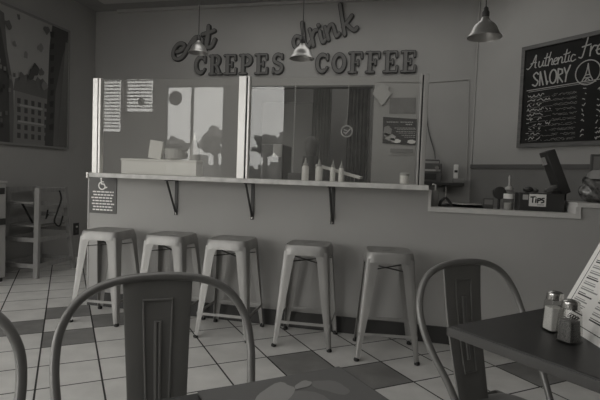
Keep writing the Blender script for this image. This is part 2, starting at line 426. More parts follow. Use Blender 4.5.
# ================================================================ DINING CHAIRS (metal cafe chairs)
def make_chair(label):
    t = thing('cafe_chair', label, 'chair', (0, 0, 0), 0, 'metal cafe chairs at the tables')
    # seat: rounded trapezoid, front at -y
    N = 48; b = MB(); rings = []
    def sh(k, g_, z):
        a = 2*pi*k/N; x, y = cos(a), sin(a); q = (abs(x)**5+abs(y)**5)**(-1/5); x *= q; y *= q
        return (x*(.178-.012*y+g_), y*(.165+g_)-.035, z-.045)
    for g_, z in ((.004, .418), (.002, .440), (-.002, .448), (-.010, .450), (-.020, .446), (-.08, .442), (-.16, .440)):
        rings.append([b.v(sh(k, g_, z)) for k in range(N)])
    for A, B in zip(rings, rings[1:]):
        for k in range(N): b.face([A[k], A[(k+1) % N], B[(k+1) % N], B[k]])
    b.face(rings[-1]); b.build('seat', SPLATM, t, smooth=True)
    for sx in (-1, 1):
        for sy in (-1, 1):
            b = MB(); rows = []
            for (f, wd) in ((0, .10), (.1, .07), (.4, .056), (.75, .042), (1, .032)):
                cx = .178+(.215-.178)*f; cy = .175+(.225-.175)*f; z = .385*(1-f)+.016*f; rr = .014
                pts = [(cx-wd, cy), (cx-rr, cy), (cx-rr*.3, cy-rr*.3), (cx, cy-rr), (cx, cy-wd)]
                rows.append([b.v((sx*x, sy*y-.005, z)) for x, y in pts])
            for A, B in zip(rows, rows[1:]):
                for k in range(4): b.face([A[k], A[k+1], B[k+1], B[k]])
            bmesh.ops.recalc_face_normals(b.bm, faces=b.bm.faces)
            bmesh.ops.solidify(b.bm, geom=b.bm.faces[:], thickness=.003)
            leg = b.build('leg', SPLATM, t, smooth=True)
            MB().lathe([(.013, 0), (.017, .003), (.017, .014), (.012, .02)], 12, (sx*.203, sy*.213-.005, 0)).build('rubber_foot', RUB, leg, smooth=True)
    hp = [(-.184, -.04, .39), (-.205, .03, .52), (-.221, .085, .60), (-.228, .125, .67), (-.218, .155, .740), (-.177, .177, .801), (-.105, .188, .834), (0, .191, .844)]
    P = spline(hp+[(-x, y, z) for x, y, z in hp[-2::-1]], 7)
    MB().tube(P, .0107, 12).build('back_hoop', CHAIRM, t, smooth=True)
    # splat: pressed sheet with folded sides and a long raised panel
    b = MB(); rows = []
    ns = 14
    def yc(z): u = (z-.43)/.41; return .118+.072*u+.010*sin(pi*u)
    def hw(z): u = (z-.43)/.41; return .066+.020*u
    for k in range(ns+1):
        z = .398+.44*k/ns; w_ = hw(z); y = yc(z)
        rows.append([b.v((x, yy, z)) for x, yy in ((-w_, y+.008), (-w_, y+.002), (-w_+.004, y), (-w_*.5, y+.002), (0, y+.003), (w_*.5, y+.002), (w_-.004, y), (w_, y+.002), (w_, y+.008))])
    for A, B in zip(rows, rows[1:]):
        for k in range(8): b.face([A[k], A[k+1], B[k+1], B[k]])
    bmesh.ops.recalc_face_normals(b.bm, faces=b.bm.faces)
    bmesh.ops.solidify(b.bm, geom=b.bm.faces[:], thickness=.002)
    sp_ = b.build('back_splat', SPLATM, t, smooth=True)
    b = MB()
    for (w0, w1, z0, z1, r) in ((.026, .036, .49, .785, .0034), (.004, .0055, .53, .730, .0052)):
        q = []
        zz = [z0+(z1-z0)*k/10 for k in range(11)]
        for z in zz: q.append((-(w0+(w1-w0)*(z-z0)/(z1-z0)), yc(z)+.001, z))
        for z in zz[::-1]: q.append(((w0+(w1-w0)*(z-z0)/(z1-z0)), yc(z)+.001, z))
        b.tube(q, r, 8, closed=True)
    b.build('pressed_panel', SPLATM, sp_, smooth=True)
    return t
ch = make_chair('dark metal cafe chair with arched back in the left foreground, whole hoop seen')
ch.location = (-.514, .945, 0); ch.rotation_euler = (0, 0, radians(34.5))
dup(ch, (.296, 1.545, 0), radians(42), 'dark metal cafe chair tucked behind the black table on the right')
dup(ch, (-.862, .565, 0), radians(36), 'dark metal cafe chair cut by the left edge, only its hoop shows')

# ================================================================ TABLES
def table(cx, cy, ang, s, label):
    t = thing('cafe_table', label, 'table', (cx, cy, 0), radians(ang), 'black square cafe tables')
    b = MB(); h = s/2
    b.box(-h, h, -h, h, .722, .75); b.build('tabletop', TBL, t, bevel=.006)
    b = MB()
    for q in ((-h-.004, -h, -h, h), (h, h+.004, -h, h), (-h-.004, h+.004, -h-.004, -h), (-h-.004, h+.004, h, h+.004)): b.box(q[0], q[1], q[2], q[3], .724, .746)
    part(b.build('edge_band', TBLE, t, bevel=.001), 'rounded black edge band')
    MB().lathe([(.035, .03), (.035, .70), (.10, .705), (.10, .722)], 20).build('pedestal', BLK, t, smooth=True)
    b = MB(); b.beam((-.27, 0, .022), (.27, 0, .022), .07, .035); b.beam((0, -.27, .022), (0, .27, .022), .07, .035); b.build('cross_base', BLK, t, bevel=.005)
    return t
def corner_table(c, ang, s, label):     # c = far-left corner; ang = direction of the far edge
    a = radians(ang); u = Vector((cos(a), sin(a))); n = Vector((sin(a), -cos(a)))
    ctr = Vector(c)+(u+n)*s/2
    return table(ctr.x, ctr.y, ang, s, label)
corner_table((.10, 1.252), 45, .66, 'black square table on the right with shakers and a menu')
corner_table((-.122, .905), 41-90, .62, 'black square table at bottom centre under the pictorial menu')

# menu lying on the near table (corner at the table corner)
a = radians(41-90); u = Vector((cos(a), sin(a), 0)); n = Vector((sin(a), -cos(a), 0))
MO = Vector((-.122, .905, .7515))+u*.012+n*.012
MX = Matrix(((u.x, -n.x, 0, MO.x), (u.y, -n.y, 0, MO.y), (0, 0, 1, MO.z), (0, 0, 0, 1)))    # x along right edge, -y inward
t = thing('picture_menu', 'glossy grey picture menu lying flat on the near table corner', 'menu')
t.matrix_world = Matrix.Identity(4)
MG = [mat('menu_tone_%d' % k, v_, .35) for k, v_ in enumerate((.10, .16, .28, .46, .045))]
b = MB().use(MG[0]); b.box(0, .42, -.27, 0, 0, .004, MX); b.build('sheet', parent=t)
b = MB(); lay = .0042
random.seed(11)
def blob(cx, cy, r, e, tone, rot=0):
    global lay
    b.use(MG[tone]); P = []
    ph = random.uniform(0, 6)
    for k in range(22):
        q = 2*pi*k/22; rr = r*(1+.10*sin(3*q+ph)+.06*sin(5*q+2*ph)); x, y = rr*cos(q), rr*e*sin(q)
        P.append(MX @ Vector((cx+x*cos(rot)-y*sin(rot), cy+x*sin(rot)+y*cos(rot), lay)))
    b.quad(*P); lay += .00004
for (x, y, r, e, tn, ro) in ((.07, -.06, .035, .6, 1, .5), (.10, -.13, .060, .6, 1, .8), (.06, -.16, .05, .5, 2, 2.2), (.12, -.14, .035, .6, 3, .3), (.15, -.10, .022, .8, 4, 0), (.16, -.16, .045, .7, 2, .4),
                           (.175, -.17, .022, .8, 3, 1), (.22, -.08, .030, .8, 4, 0), (.22, -.15, .04, .7, 1, .6), (.25, -.21, .05, .6, 2, 1), (.08, -.22, .04, .6, 1, 1), (.30, -.12, .05, .7, 1, .4), (.34, -.2, .04, .7, 3, .4), (.045, -.10, .02, .5, 2, 2), (.26, -.05, .022, .6, 2, .4)):
    blob(x, y, r, e, tn, ro)
b.build('printed_picture', parent=t)

# shakers
def shaker(loc, rz, fill, fh, name, label):
    t = thing(name, label, 'shaker', loc, rz, 'square glass shakers on the right table')
    MB().lathe([(.0205, 0), (.0225, .003), (.0220, .012), (.0195, .055), (.0185, .072), (.0165, .078), (.0160, .082)], 32, (0, 0, 0), True, 7).build('glass_body', GLASSJ, t, smooth=True)
    part(MB().lathe([(.0185, .005), (.0188, .012), (.0165, fh)], 32, (0, 0, 0), True, 6).build('contents', fill, t, smooth=True), label.split(',')[-1].strip())
    MB().lathe([(.0190, .079), (.0195, .081), (.0190, .090), (.0195, .092), (.0180, .096), (.012, .099), (.003, .100)], 24).build('lid', STEELP, t, smooth=True)
    return t
shaker((.349, 1.295, .75), radians(20), SALT, .060, 'salt_shaker', 'square glass shaker with a chrome lid, full of white salt')
shaker((.361, 1.213, .75), radians(35), PEPP, .052, 'pepper_shaker', 'square glass shaker with a chrome lid, full of dark pepper')

# standing menu on the right table, leaning on a napkin holder
a = radians(-80.6); u = Vector((cos(a), sin(a), 0)); up = (Vector((sin(-a), cos(-a), 0))*.438+Vector((0, 0, .899))).normalized(); nn = u.cross(up).normalized()
O = Vector((.383, 1.412, .7505))
MM = Matrix(((u.x, up.x, nn.x, O.x), (u.y, up.y, nn.y, O.y), (u.z, up.z, nn.z, O.z), (0, 0, 0, 1)))
t = thing('text_menu', 'white printed menu sheet propped up behind the salt and pepper shakers', 'menu')
MB().use(PAPER).box(0, .24, 0, .36, -.002, 0, MM).build('sheet', parent=t)
b = MB().use(INK); random.seed(3)
b.box(.028, .23, .018, .020, 0, .0004, MM)
b.box(.030, .115, .205, .222, 0, .0006, MM); b.box(.125, .21, .262, .28, 0, .0006, MM); b.box(.02, .022, .03, .32, 0, .0004, MM)
b.box(.022, .20, .318, .320, 0, .0004, MM)
b.use(PAPERG)
for c0 in (.03, .13):
    for k in range(17):
        y = .042+k*.0155
        if (c0 == .03 and .195 < y < .232) or (c0 == .13 and .25 < y < .29): continue
        b.use(INK if k % 3 == 0 else PAPERG)
        b.box(c0+random.uniform(0, .004), c0+random.uniform(.055, .085), y, y+.0035, 0, .0004, MM)
        b.box(c0+random.uniform(0, .004), c0+random.uniform(.03, .07), y+.006, y+.008, 0, .0004, MM)
b.use(INK)
for k in range(4):
    q = [(.05+k*.012+.007*cos(j*.7)+j*.0008, .030+.006*sin(j*.9)) for j in range(9)]
    b.stroke(q, .0009, lambda p: MM @ Vector((p[0], p[1], 0)), lambda p: MM @ Vector((p[0], p[1], .0006)), 3)
b.build('printed_text', parent=t)
b = MB(); rz = Matrix.Translation(O+u*.15+Vector((sin(-a), cos(-a), 0))*.145) @ Matrix.Rotation(a, 4, 'Z')
b.box(-.05, .05, -.045, .045, .0, .13, rz); tag(b.build('napkin_holder', BLK, bevel=.004), 'black napkin holder behind the propped menu on the right table', 'napkin holder')

# ================================================================ BAR SHELF, BRACKETS, GLASS GUARD
b = MB(); b.box(-2.425, .088, 3.205, 3.62, 1.048, 1.08)
sh = b.build('bar_shelf', SHELFM, bevel=.003); tag(sh, 'long pale laminate shelf running along the top of the bar half wall', 'shelf')
b = MB(); b.box(-2.432, -2.412, 3.200, 3.24, 1.040, 1.084); part(b.build('end_cap', STEELP, sh, bevel=.002), 'metal cap on the left corner')
def bracket(x, label):
    t = thing('shelf_bracket', label, 'bracket', (x, YW, 0), 0, 'black brackets under the bar shelf')
    MB().box(-.013, .013, -.005, 0, .775, 1.048).build('wall_plate', BLK, t)
    MB().box(-.013, .013, -.165, -.005, 1.040, 1.048).build('arm', BLK, t)
    MB().tube([(0, -.155, 1.037), (0, -.012, .80)], .008, 8).build('strut', BLK, t)
    MB().tube([(0, -.005, .787), (0, -.010, .787)], .007, 10).build('screw_head', STEELP, t)
    return t
bracket(-1.787, 'black steel shelf bracket, left one of the three under the bar shelf')
bracket(-1.167, 'black steel shelf bracket, middle one of three, under the glass joint post')
bracket(-.564, 'black steel shelf bracket, right one of the three under the bar shelf')
def post(name, x0, x1, label, slit=None, M=ALU):
    t = thing(name, label, 'post', ((x0+x1)/2, 3.235, 1.08)); h = (x1-x0)/2
    if slit is None: MB().box(-h, h, -.02, .02, 0, .712).build('channel', ALU, t, bevel=.002)
    else:
        s0, s1 = slit
        MB().box(-h, s0, -.022, .022, 0, .712).build('channel', M, t, bevel=.002)
        MB().box(s1, h, -.022, .022, 0, .712).build('channel', M, t, bevel=.002)
        part(MB().box(s0, s1, -.012, .018, 0, .705).build('gasket', ALUD, t), 'dark gasket slot between the channels')
    return t
post('guard_post', -2.392, -2.325, 'aluminium upright at the left end of the glass guard', (.008, .016))
post('guard_post', -1.226, -1.145, 'bright double aluminium upright joining the two glass panes', (.014, .026))
post('guard_post', .008, .058, 'aluminium upright at the right end of the glass guard', (-.014, -.006), M=mat('shaded_aluminium', .50, .4, .7))  # same aluminium as the other posts, its dimmer reflection put into a darker colour
tag(MB().box(-2.325, -1.228, 3.232, 3.238, 1.081, 1.782).build('glass_pane', GLASS), 'left clear pane of the bar glass guard, reflecting windows and blinds', 'glass pane')
tag(MB().box(-1.143, -.004, 3.232, 3.238, 1.081, 1.782).build('glass_pane', GLASS), 'right clear pane of the bar glass guard, over the squeeze bottles', 'glass pane')

# wheelchair sign on the end of the bar wall
t = thing('accessibility_sign', 'dark wheelchair sign with white lettering on the left end of the bar', 'sign', (-2.43, YW, .90))
MB().box(-.122, .122, -.006, 0, -.145, .143).build('panel', DGR, t)
b = MB(); f0 = lambda p: (p[0], -.006, p[1]); f1 = lambda p: (p[0], -.0075, p[1])
cx, cz = -.012, .082
b.prism([(cx-.006+.008*cos(k*pi/6), .134+.008*sin(k*pi/6)) for k in range(12)], f0, f1)
b.stroke([(cx-.005, .122), (cx-.003, .092), (cx+.022, .090), (cx+.036, .062), (cx+.046, .066)], .0055, f0, f1)
b.stroke([(cx-.003, .108), (cx+.016, .108)], .004, f0, f1)
b.stroke([(cx+.004+.030*cos(q), .078+.030*sin(q)) for q in [radians(d_) for d_ in range(125, 340, 15)]], .0050, f0, f1)
part(b.build('wheelchair_symbol', WHT, t), 'white wheelchair symbol')
b = MB(); random.seed(5)
for k in range(7):
    z = .028-k*.024; x = -.085+random.uniform(-.02, .0) ; e = .09+random.uniform(-.01, .015)
    while x < e:
        w_ = random.uniform(.018, .035); b.box(x, min(x+w_, e), -.0075, -.006, z-.0055, z+.0055); x += w_+.006
part(b.build('lettering', WHT, t), 'rows of small white lettering')

# ================================================================ THINGS BEHIND THE GLASS, ON THE BAR
ZT = 1.08
def bottle(x, y, r, h, label):
    t = thing('squeeze_bottle', label, 'bottle', (x, y, ZT), 0, 'squeeze bottles behind the glass')
    MB().lathe([(r*.92, 0), (r, .006), (r, h*.55), (r*.9, h*.62), (r*.7, h*.66)], 20).build('body', WHT, t, smooth=True)
    MB().lathe([(r*.74, h*.66), (r*.74, h*.74), (r*.35, h*.80), (r*.16, h)], 16).build('nozzle_cap', LGR, t, smooth=True)
bottle(-.783, 3.45, .026, .165, 'pale squeeze bottle behind the glass, leftmost of the four')
bottle(-.683, 3.46, .026, .160, 'pale squeeze bottle behind the glass, second of the four from left')
bottle(-.583, 3.47, .019, .155, 'thin squeeze bottle behind the glass, third of the four from left')
bottle(-.520, 3.46, .019, .150, 'thin squeeze bottle behind the glass, rightmost of the four')
t = thing('lidded_cup', 'small white lidded cup at the right end of the bar shelf', 'cup', (-.073, 3.42, ZT))
MB().lathe([(.022, 0), (.029, .004), (.031, .06)], 20).build('body', WHT, t, smooth=True)
MB().lathe([(.033, .060), (.033, .072), (.022, .080), (.010, .082)], 20).build('lid', LGR, t, smooth=True)
t = thing('storage_box', 'long white box on the shelf behind the left glass pane', 'box', (-1.967, 3.50, ZT+.001))
MB().box(-.325, .325, -.06, .06, 0, .105).build('body', WHT, t, bevel=.003)
MB().box(-.33, .33, -.065, .065, .105, .122).build('lid', PAPER, t, bevel=.003)
ZX = ZT+.122
mx = Matrix.Translation((-2.03, 3.50, ZX)) @ Matrix.Rotation(radians(8), 4, 'Y')
b = MB(); b.box(-.052, .06, -.02, .02, .008, .150, mx); tag(b.build('paper_stack', PAPER), 'upright stack of white paper on the left of the long white box', 'paper')
t = thing('icing_cone', 'tall pale cone shaped bottle standing on the long white box', 'bottle', (-1.688, 3.50, ZX))
MB().lathe([(.040, 0), (.046, .006), (.044, .07), (.030, .125), (.016, .16)], 20).build('body', LGR, t, smooth=True)
MB().lathe([(.015, .16), (.010, .185), (.004, .212)], 16).build('tip', WHT, t, smooth=True)
t = tag(MB().lathe([(.06, 0), (.088, .01), (.095, .055), (.098, .085), (.094, .085), (.088, .02)], 28, (-1.83, 3.49, ZX)).build('bowl', LGR, smooth=True), 'wide pale tub on the long white box beside the cone bottle', 'bowl')
# back counter of the kitchen (steel worktable) with machines
t = thing('kitchen_counter', 'long steel work counter in the kitchen behind the bar', 'counter', (-1.5, 4.45, 0))
MB().box(-.95, 1.15, -.30, .30, .86, .90).build('worktop', LGR, t, bevel=.004)
MB().box(-.93, 1.13, -.27, .27, .10, .86).build('cabinet', MGR, t)
for x in (-.88, 1.08):
    for y in (-.22, .22): MB().box(x-.02, x+.02, y-.02, y+.02, 0, .10).build('leg', DGR, t)
t = thing('coffee_grinder', 'black coffee grinder with a round hopper, behind the squeeze bottles', 'grinder', (-.95, 4.40, .90))
MB().lathe([(.12, 0), (.125, .02), (.10, .12), (.085, .30), (.07, .40)], 24).build('body', BLK, t, smooth=True)
MB().lathe([(.045, .40), (.056, .45), (.064, .50), (.056, .55), (.03, .58)], 24).build('hopper', DGR, t, smooth=True)
MB().box(-.20, -.06, -.07, .07, 0, .24).build('dosing_head', DGR, t, bevel=.01)
t = thing('espresso_machine', 'dark grey espresso machine with a pale top, left of the grinder', 'machine', (-1.30, 4.50, .90))
MB().box(-.12, .10, -.16, .16, 0, .50).build('body', DGR, t, bevel=.015)
MB().box(.0, .09, -.17, -.14, .38, .50).build('gauge_panel', LGR, t, bevel=.01)
MB().box(-.10, .08, -.20, -.16, .06, .09).build('drip_tray', STEELP, t)
t = tag(MB().box(-.17, .17, -.10, .10, 0, .02, Matrix.Translation((-.56, 3.62, 1.145)) @ Matrix.Rotation(radians(14), 4, 'Y')).build('serving_tray', WHT, bevel=.004), 'white tray lying at a slant behind the squeeze bottles', 'tray')
b = MB(); b.box(-.74, -.38, 3.66, 3.9, .0, 1.08); tag(b.build('steel_cabinet', MGR, bevel=.005), 'grey steel cabinet standing behind the right glass pane', 'cabinet')

# curtains / panels in the opening
def curtain(x0, x1, y, z1, label, M):
    b = MB(); n = 60; pts = []
    for k in range(n+1):
        x = x0+(x1-x0)*k/n; pts.append((x, y+.03*sin(k*.62)+.012*sin(k*1.7)))
    A = [b.v((x, yy, .12)) for x, yy in pts]; B = [b.v((x, yy*.4+y*.6, z1)) for x, yy in pts]
    for k in range(n): b.face([A[k], A[k+1], B[k+1], B[k]])
    bmesh.ops.solidify(b.bm, geom=b.bm.faces[:], thickness=.004)
    return tag(b.build('curtain', M, smooth=True), label, 'curtain')
curtain(-1.26, -1.03, 5.86, 2.3, 'pale strip curtain hanging in the middle of the dark doorway', CURT)
curtain(-.82, -.56, 5.80, 2.3, 'darker mottled curtain at the right side of the dark doorway', mat('dark_curtain', .15, .8, noise=.4, nscale=5))
MB().tube([(OX0-.3, 5.83, 2.31), (OX1+.3, 5.83, 2.31)], .012, 8).build('trim_7', DGR, kind='structure')
b = MB(); b.box(-1.98, -1.30, 6.05, 6.7, 0, 2.05); tag(b.build('refrigerator', MGR, bevel=.01), 'tall grey refrigerator standing in the room behind the doorway', 'refrigerator')
# beaded pull chain
b = MB()
for k in range(46): b.lathe([(.002, 0), (.009, .006), (.011, .012), (.009, .018), (.002, .024)], 8, (-1.40, 5.50, 2.16-k*.026), True)
b.tube([(-1.40, 5.50, 2.19), (-1.40, 5.50, .98)], .002, 6)
tag(b.build('beaded_chain', LGR, smooth=True), 'pale beaded chain hanging at the left of the right glass pane', 'chain')
# round hanging emblem
t = thing('round_emblem', 'round black emblem with a pale ring hanging in the doorway', 'sign', (-.775, 5.46, 1.633))
MB().prism([(.068*cos(k*pi/16), .068*sin(k*pi/16)) for k in range(32)], lambda p: (p[0], .006, p[1]), lambda p: (p[0], -.004, p[1])).build('disc', BLK, t)
MB().tube([(.062*cos(k*pi/16), -.005, .062*sin(k*pi/16)) for k in range(32)], .009, 6, True).build('ring', LGR, t)
b = MB(); b.stroke([(-.032, -.008), (-.010, -.026), (.036, .026)], .007, lambda p: (p[0], -.004, p[1]), lambda p: (p[0], -.009, p[1])); b.stroke([(-.03, .018), (.0, .01)], .006, lambda p: (p[0], -.004, p[1]), lambda p: (p[0], -.009, p[1])); b.build('mark', LGR, t)
MB().tube([(0, .0, .066), (-.02, .0, .10), (.0, .0, .14), (0, .02, .52)], .004, 6).build('cord', LGR, t)

# ================================================================ THINGS ON THE BACK WALL
def flat(name, x0, x1, z0, z1, M, label, cat, th=.008):
    return tag(MB().box(x0, x1, YB-th, YB, z0, z1).build(name, M), label, cat)
t = thing('food_poster', 'black poster with a pale food picture on the kitchen wall', 'poster', (-.19, YB, 1.65))
b = MB(); b.prism([(-.185, -.135), (.18, -.155), (.18, .135), (-.19, .158)], lambda p: (p[0], 0, p[1]), lambda p: (p[0], -.008, p[1])); b.build('sheet', mat('poster_black', .03, .5), t)
b = MB().use(LGR); f0 = lambda p: (p[0], -.008, p[1]); f1 = lambda p: (p[0], -.010, p[1]); random.seed(9)
for (x0, x1, z, h) in ((-.15, -.02, .10, .010), (.0, .14, .10, .010), (.06, .13, .075, .012), (-.06, .17, .035, .008), (-.03, .17, .018, .006), (-.04, .17, -.005, .008), (-.01, .17, -.022, .005), (.02, .17, -.045, .008), (.05, .17, -.065, .006)):
    x = x0
    while x < x1:
        q = random.uniform(.012, .03); b.box(x, min(x+q, x1), -.010, -.008, z-h/2, z+h/2); x += q+.005
b.build('printed_text', parent=t)
b = MB()
for (x, z, r, e, M) in ((-.135, .0, .045, 1.3, MGR), (-.10, -.07, .055, .7, LGR), (-.03, -.11, .045, .5, WHT), (-.075, -.095, .03, .6, WHT), (.13, -.115, .045, .5, WHT), (-.15, -.045, .02, 1.2, LGR)):
    b.use(M); b.prism([(x+r*cos(k*pi/8)*(1+.2*sin(2.3*k)), z+r*e*sin(k*pi/8)) for k in range(16)], f0, f1)
b.build('food_picture', parent=t)
flat('picture_print', -.315, -.03, 1.845, 2.02, mat('grey_print', .20, .6, noise=.2, nscale=6), 'plain grey print above the black poster', 'print')
flat('notice_paper', -.31, -.02, 1.385, 1.485, mat('pale_notice', .42, .7), 'pale notice under the black poster', 'paper')
tag(MB().box(-.285, -.035, YB-.018, YB-.008, 1.41, 1.455).build('name_plate', MGR), 'narrow grey plate on the pale notice under the black poster', 'plate')
b = MB(); random.seed(2); P = [(-.41+.09*cos(k*pi/8)*(1+random.uniform(-.25, .2)), 2.06+.11*sin(k*pi/8)*(1+random.uniform(-.25, .2))) for k in range(16)]
b.prism(P, lambda p: (p[0]+.01, YB, p[1]), lambda p: (p[0]+.01, YB-.03, p[1])); tag(b.build('crumpled_wrap', mat('wrap', .46, .4)), 'crumpled pale wrap stuck above left of the black poster', 'wrap')
# cable tacked on the wall
b = MB(); b.tube([(-.48, YB-.006, 2.20), (.10, YB-.006, 2.185), (.50, YB-.006, 2.21), (.515, YB-.006, 2.20), (.53, YB-.006, 1.7), (.545, YB-.006, 1.12)], .005, 6)
tag(b.build('wall_cable', TRIMM), 'thin cable tacked along the kitchen wall right of the glass', 'cable')
b = MB(); b.tube(spline([(.088, YB-.01, 1.80), (.13, YB-.01, 1.62), (.19, YB-.02, 1.43), (.20, YB-.10, 1.35)], 6), .006, 6)
tag(b.build('power_cord', DGR), 'dark power cord running down the wall to the radio', 'cord')
# wall shelf with radio and phone
b = MB(); b.box(.02, .50, YB-.24, YB, 1.070, 1.098); b.box(.30, .32, YB-.20, YB, 1.0, 1.07); tag(b.build('wall_shelf', BLK, bevel=.003), 'small black wall shelf right of the glass guard', 'shelf')
t = thing('radio', 'dark radio with chrome trim on the left of the black wall shelf', 'radio', (.155, YB-.13, 1.098))
MB().box(-.13, .115, -.085, .085, 0, .20).build('body', DGR, t, bevel=.008)
MB().box(-.11, .10, -.092, -.085, .115, .135).build('chrome_strip', LGR, t)
MB().box(-.12, .06, -.093, -.085, .03, .09).build('display', BLK, t)
MB().tube([(.065, -.085, .15), (.065, -.105, .15)], .022, 16).build('knob', STEELP, t, smooth=True)
MB().tube([(-.11, 0, .20), (-.11, 0, .235), (.09, 0, .235), (.09, 0, .20)], .007, 8).build('handle', DGR, t)
t = thing('cordless_phone', 'white cordless phone standing on the black wall shelf', 'phone', (.42, YB-.12, 1.098))
MB().box(-.03, .095, -.045, .045, 0, .045).build('base', MGR, t, bevel=.008)
MB().box(-.025, .022, -.02, .012, .045, .195).build('handset', WHT, t, bevel=.008)
MB().box(-.018, .015, -.022, -.02, .11, .135).build('screen', BLK, t)

# ================================================================ LETTERS on the back wall
def wz(u_, v_): t_ = u_-194-.036*(75-v_); return (-2.697+.013249*t_-5.754e-6*t_*t_, 2.290+(75.5-.0085*t_-v_)*(.0121-2.6e-6*t_))
def letter_obj(name, strokes, hw, label, group, cat='letter', conv=None):
    t = thing(name, label, cat, (0, YB, 0), 0, group)
    b = MB()
    H_ = [q[0] if isinstance(q, tuple) and isinstance(q[0], float) else hw for q in strokes]
    strokes = [q[1] if isinstance(q, tuple) and isinstance(q[0], float) else q for q in strokes]
    for h_, s in zip(H_, strokes): b.stroke(s, h_+.007, lambda p: (p[0], 0, p[1]), lambda p: (p[0], -.024, p[1]), 6)
    b.build('letter_back', LETE, t)
    b = MB()
    for h_, s in zip(H_, strokes): b.stroke(s, h_-.003, lambda p: (p[0], -.024, p[1]), lambda p: (p[0], -.034, p[1]), 6)
    b.build('letter_face', LETF, t)
    return t
def arc(cx, cy, rx, ry, a0, a1, n=14): return [(cx+rx*cos(radians(a0+(a1-a0)*k/n)), cy+ry*sin(radians(a0+(a1-a0)*k/n))) for k in range(n+1)]
TK, TN = .021, .0105
GL = {
 'C': [(TK, arc(.50, .5, .36, .46, 70, 290)), (TN, arc(.50, .5, .40, .47, 30, 75)), (TN, arc(.50, .5, .40, .47, 285, 330)), (TN, [(.86, .98), (.86, .68)])],
 'O': [(TK, arc(.5, .5, .38, .46, 0, 360, 24))],
 'R': [(TK, [(.26, .0), (.26, 1)]), (TN, [(.04, -.03), (.48, -.03)]), (TN, [(.04, 1.03), (.56, 1.03)]), (TN, [(.26, .5), (.56, .5)]), (TK*.85, arc(.54, .77, .24, .25, 75, -75)), (TK*.85, [(.56, .46), (.78, .06)]), (TN, [(.68, -.03), (.98, -.03)])],
 'E': [(TK, [(.26, 0), (.26, 1)]), (TN, [(.02, -.03), (.88, -.03)]), (TN, [(.88, -.03), (.90, .26)]), (TN, [(.02, 1.03), (.84, 1.03)]), (TN, [(.84, 1.03), (.86, .78)]), (TN, [(.26, .5), (.60, .5)]), (TN, [(.60, .38), (.60, .62)])],
 'P': [(TK, [(.26, 0), (.26, 1)]), (TN, [(.02, -.03), (.50, -.03)]), (TN, [(.02, 1.03), (.56, 1.03)]), (TN, [(.26, .44), (.56, .44)]), (TK*.9, arc(.54, .74, .30, .27, 78, -78))],
 'S': [(TK*.85, arc(.50, .76, .28, .26, 60, 215)+arc(.50, .25, .30, .26, 50, -110)), (TN, arc(.50, .76, .30, .27, 20, 60)), (TN, arc(.50, .25, .32, .27, -160, -110)), (TN, [(.80, 1.02), (.80, .78)]), (TN, [(.16, -.02), (.17, .24)])],
 'F': [(TK, [(.26, 0), (.26, 1)]), (TN, [(.02, -.03), (.52, -.03)]), (TN, [(.02, 1.03), (.86, 1.03)]), (TN, [(.86, 1.03), (.88, .76)]), (TN, [(.26, .5), (.62, .5)]), (TN, [(.62, .38), (.62, .62)])],
}
def word(wd, x0, x1, z0, h, names, grp):
    n = len(wd); p = (x1-x0)/n; cw = p*.84
    for k, c in enumerate(wd):
        S_ = [(hw_, [(x0+k*p+.014+q[0]*cw, z0+.026+q[1]*(h-.052)) for q in s]) for hw_, s in GL[c]]
        letter_obj('sign_letter', S_, .019, names[k], grp)
word('CREPES', -2.700, -1.525, 2.288, .255, ['dark wooden letter C that starts the word CREPES', 'dark letter R second in the word CREPES', 'dark letter E third in the word CREPES, after the R', 'dark letter P in the middle of the word CREPES', 'dark letter E fifth in CREPES, before the S', 'dark letter S that ends the word CREPES'], 'letters spelling CREPES')
word('COFFEE', -1.190, -.025, 2.284, .255, ['dark wooden letter C that starts the word COFFEE', 'dark round letter O second in the word COFFEE', 'dark letter F third in COFFEE, right after the O', 'dark letter F fourth in COFFEE, before the E', 'dark letter E fifth in COFFEE, after the second F', 'dark letter E that ends the word COFFEE'], 'letters spelling COFFEE')
def px(L, s=4, ox=150, oy=0): return [tuple(wz(ox+x/s, oy+y/s)) for x, y in L]
def sp2(L): return [(p.x, p.y) for p in spline([(q[0], q[1], 0) for q in L], 5)]
eat = [sp2(px([(112, 206), (132, 198), (142, 184), (136, 174), (118, 176), (102, 196), (98, 222), (112, 236), (134, 226), (152, 200), (168, 172), (188, 150), (204, 156)])),
       sp2(px([(206, 152), (188, 158), (178, 180), (184, 200), (200, 196), (212, 170), (212, 158), (208, 186), (218, 200), (228, 190), (238, 150), (240, 106)])),
       sp2(px([(240, 108), (236, 140), (230, 172), (236, 190), (252, 184), (264, 160)])), sp2(px([(216, 138), (240, 132), (262, 124)]))]
letter_obj('script_word', eat, .021, 'dark script word eat slanting up above CREPES', None, 'sign lettering')
drink = [sp2(px([(4, 150), (-14, 146), (-24, 164), (-18, 186), (0, 184), (16, 160)], 4, 300, 1.6)), sp2(px([(10, 94), (14, 130), (20, 168), (34, 186), (44, 168)], 4, 300, 1.6)),
         sp2(px([(40, 120), (48, 150), (54, 182)], 4, 300, 1.6)), sp2(px([(48, 152), (56, 128), (68, 122)], 4, 300, 1.6)), sp2(px([(80, 128), (84, 152), (92, 170), (102, 160)], 4, 300, 1.6)), sp2(px([(74, 104), (75, 106)], 4, 300, 1.6)),
         sp2(px([(100, 112), (108, 138), (114, 160)], 4, 300, 1.6)), sp2(px([(108, 134), (118, 108), (130, 104), (138, 126), (146, 148), (156, 138)], 4, 300, 1.6)),
         sp2(px([(159, 28), (166, 70), (172, 104), (178, 142)], 4, 300, 1.6)), sp2(px([(172, 112), (190, 92), (206, 70)], 4, 300, 1.6)), sp2(px([(184, 100), (200, 116), (216, 126), (226, 116)], 4, 300, 1.6))]
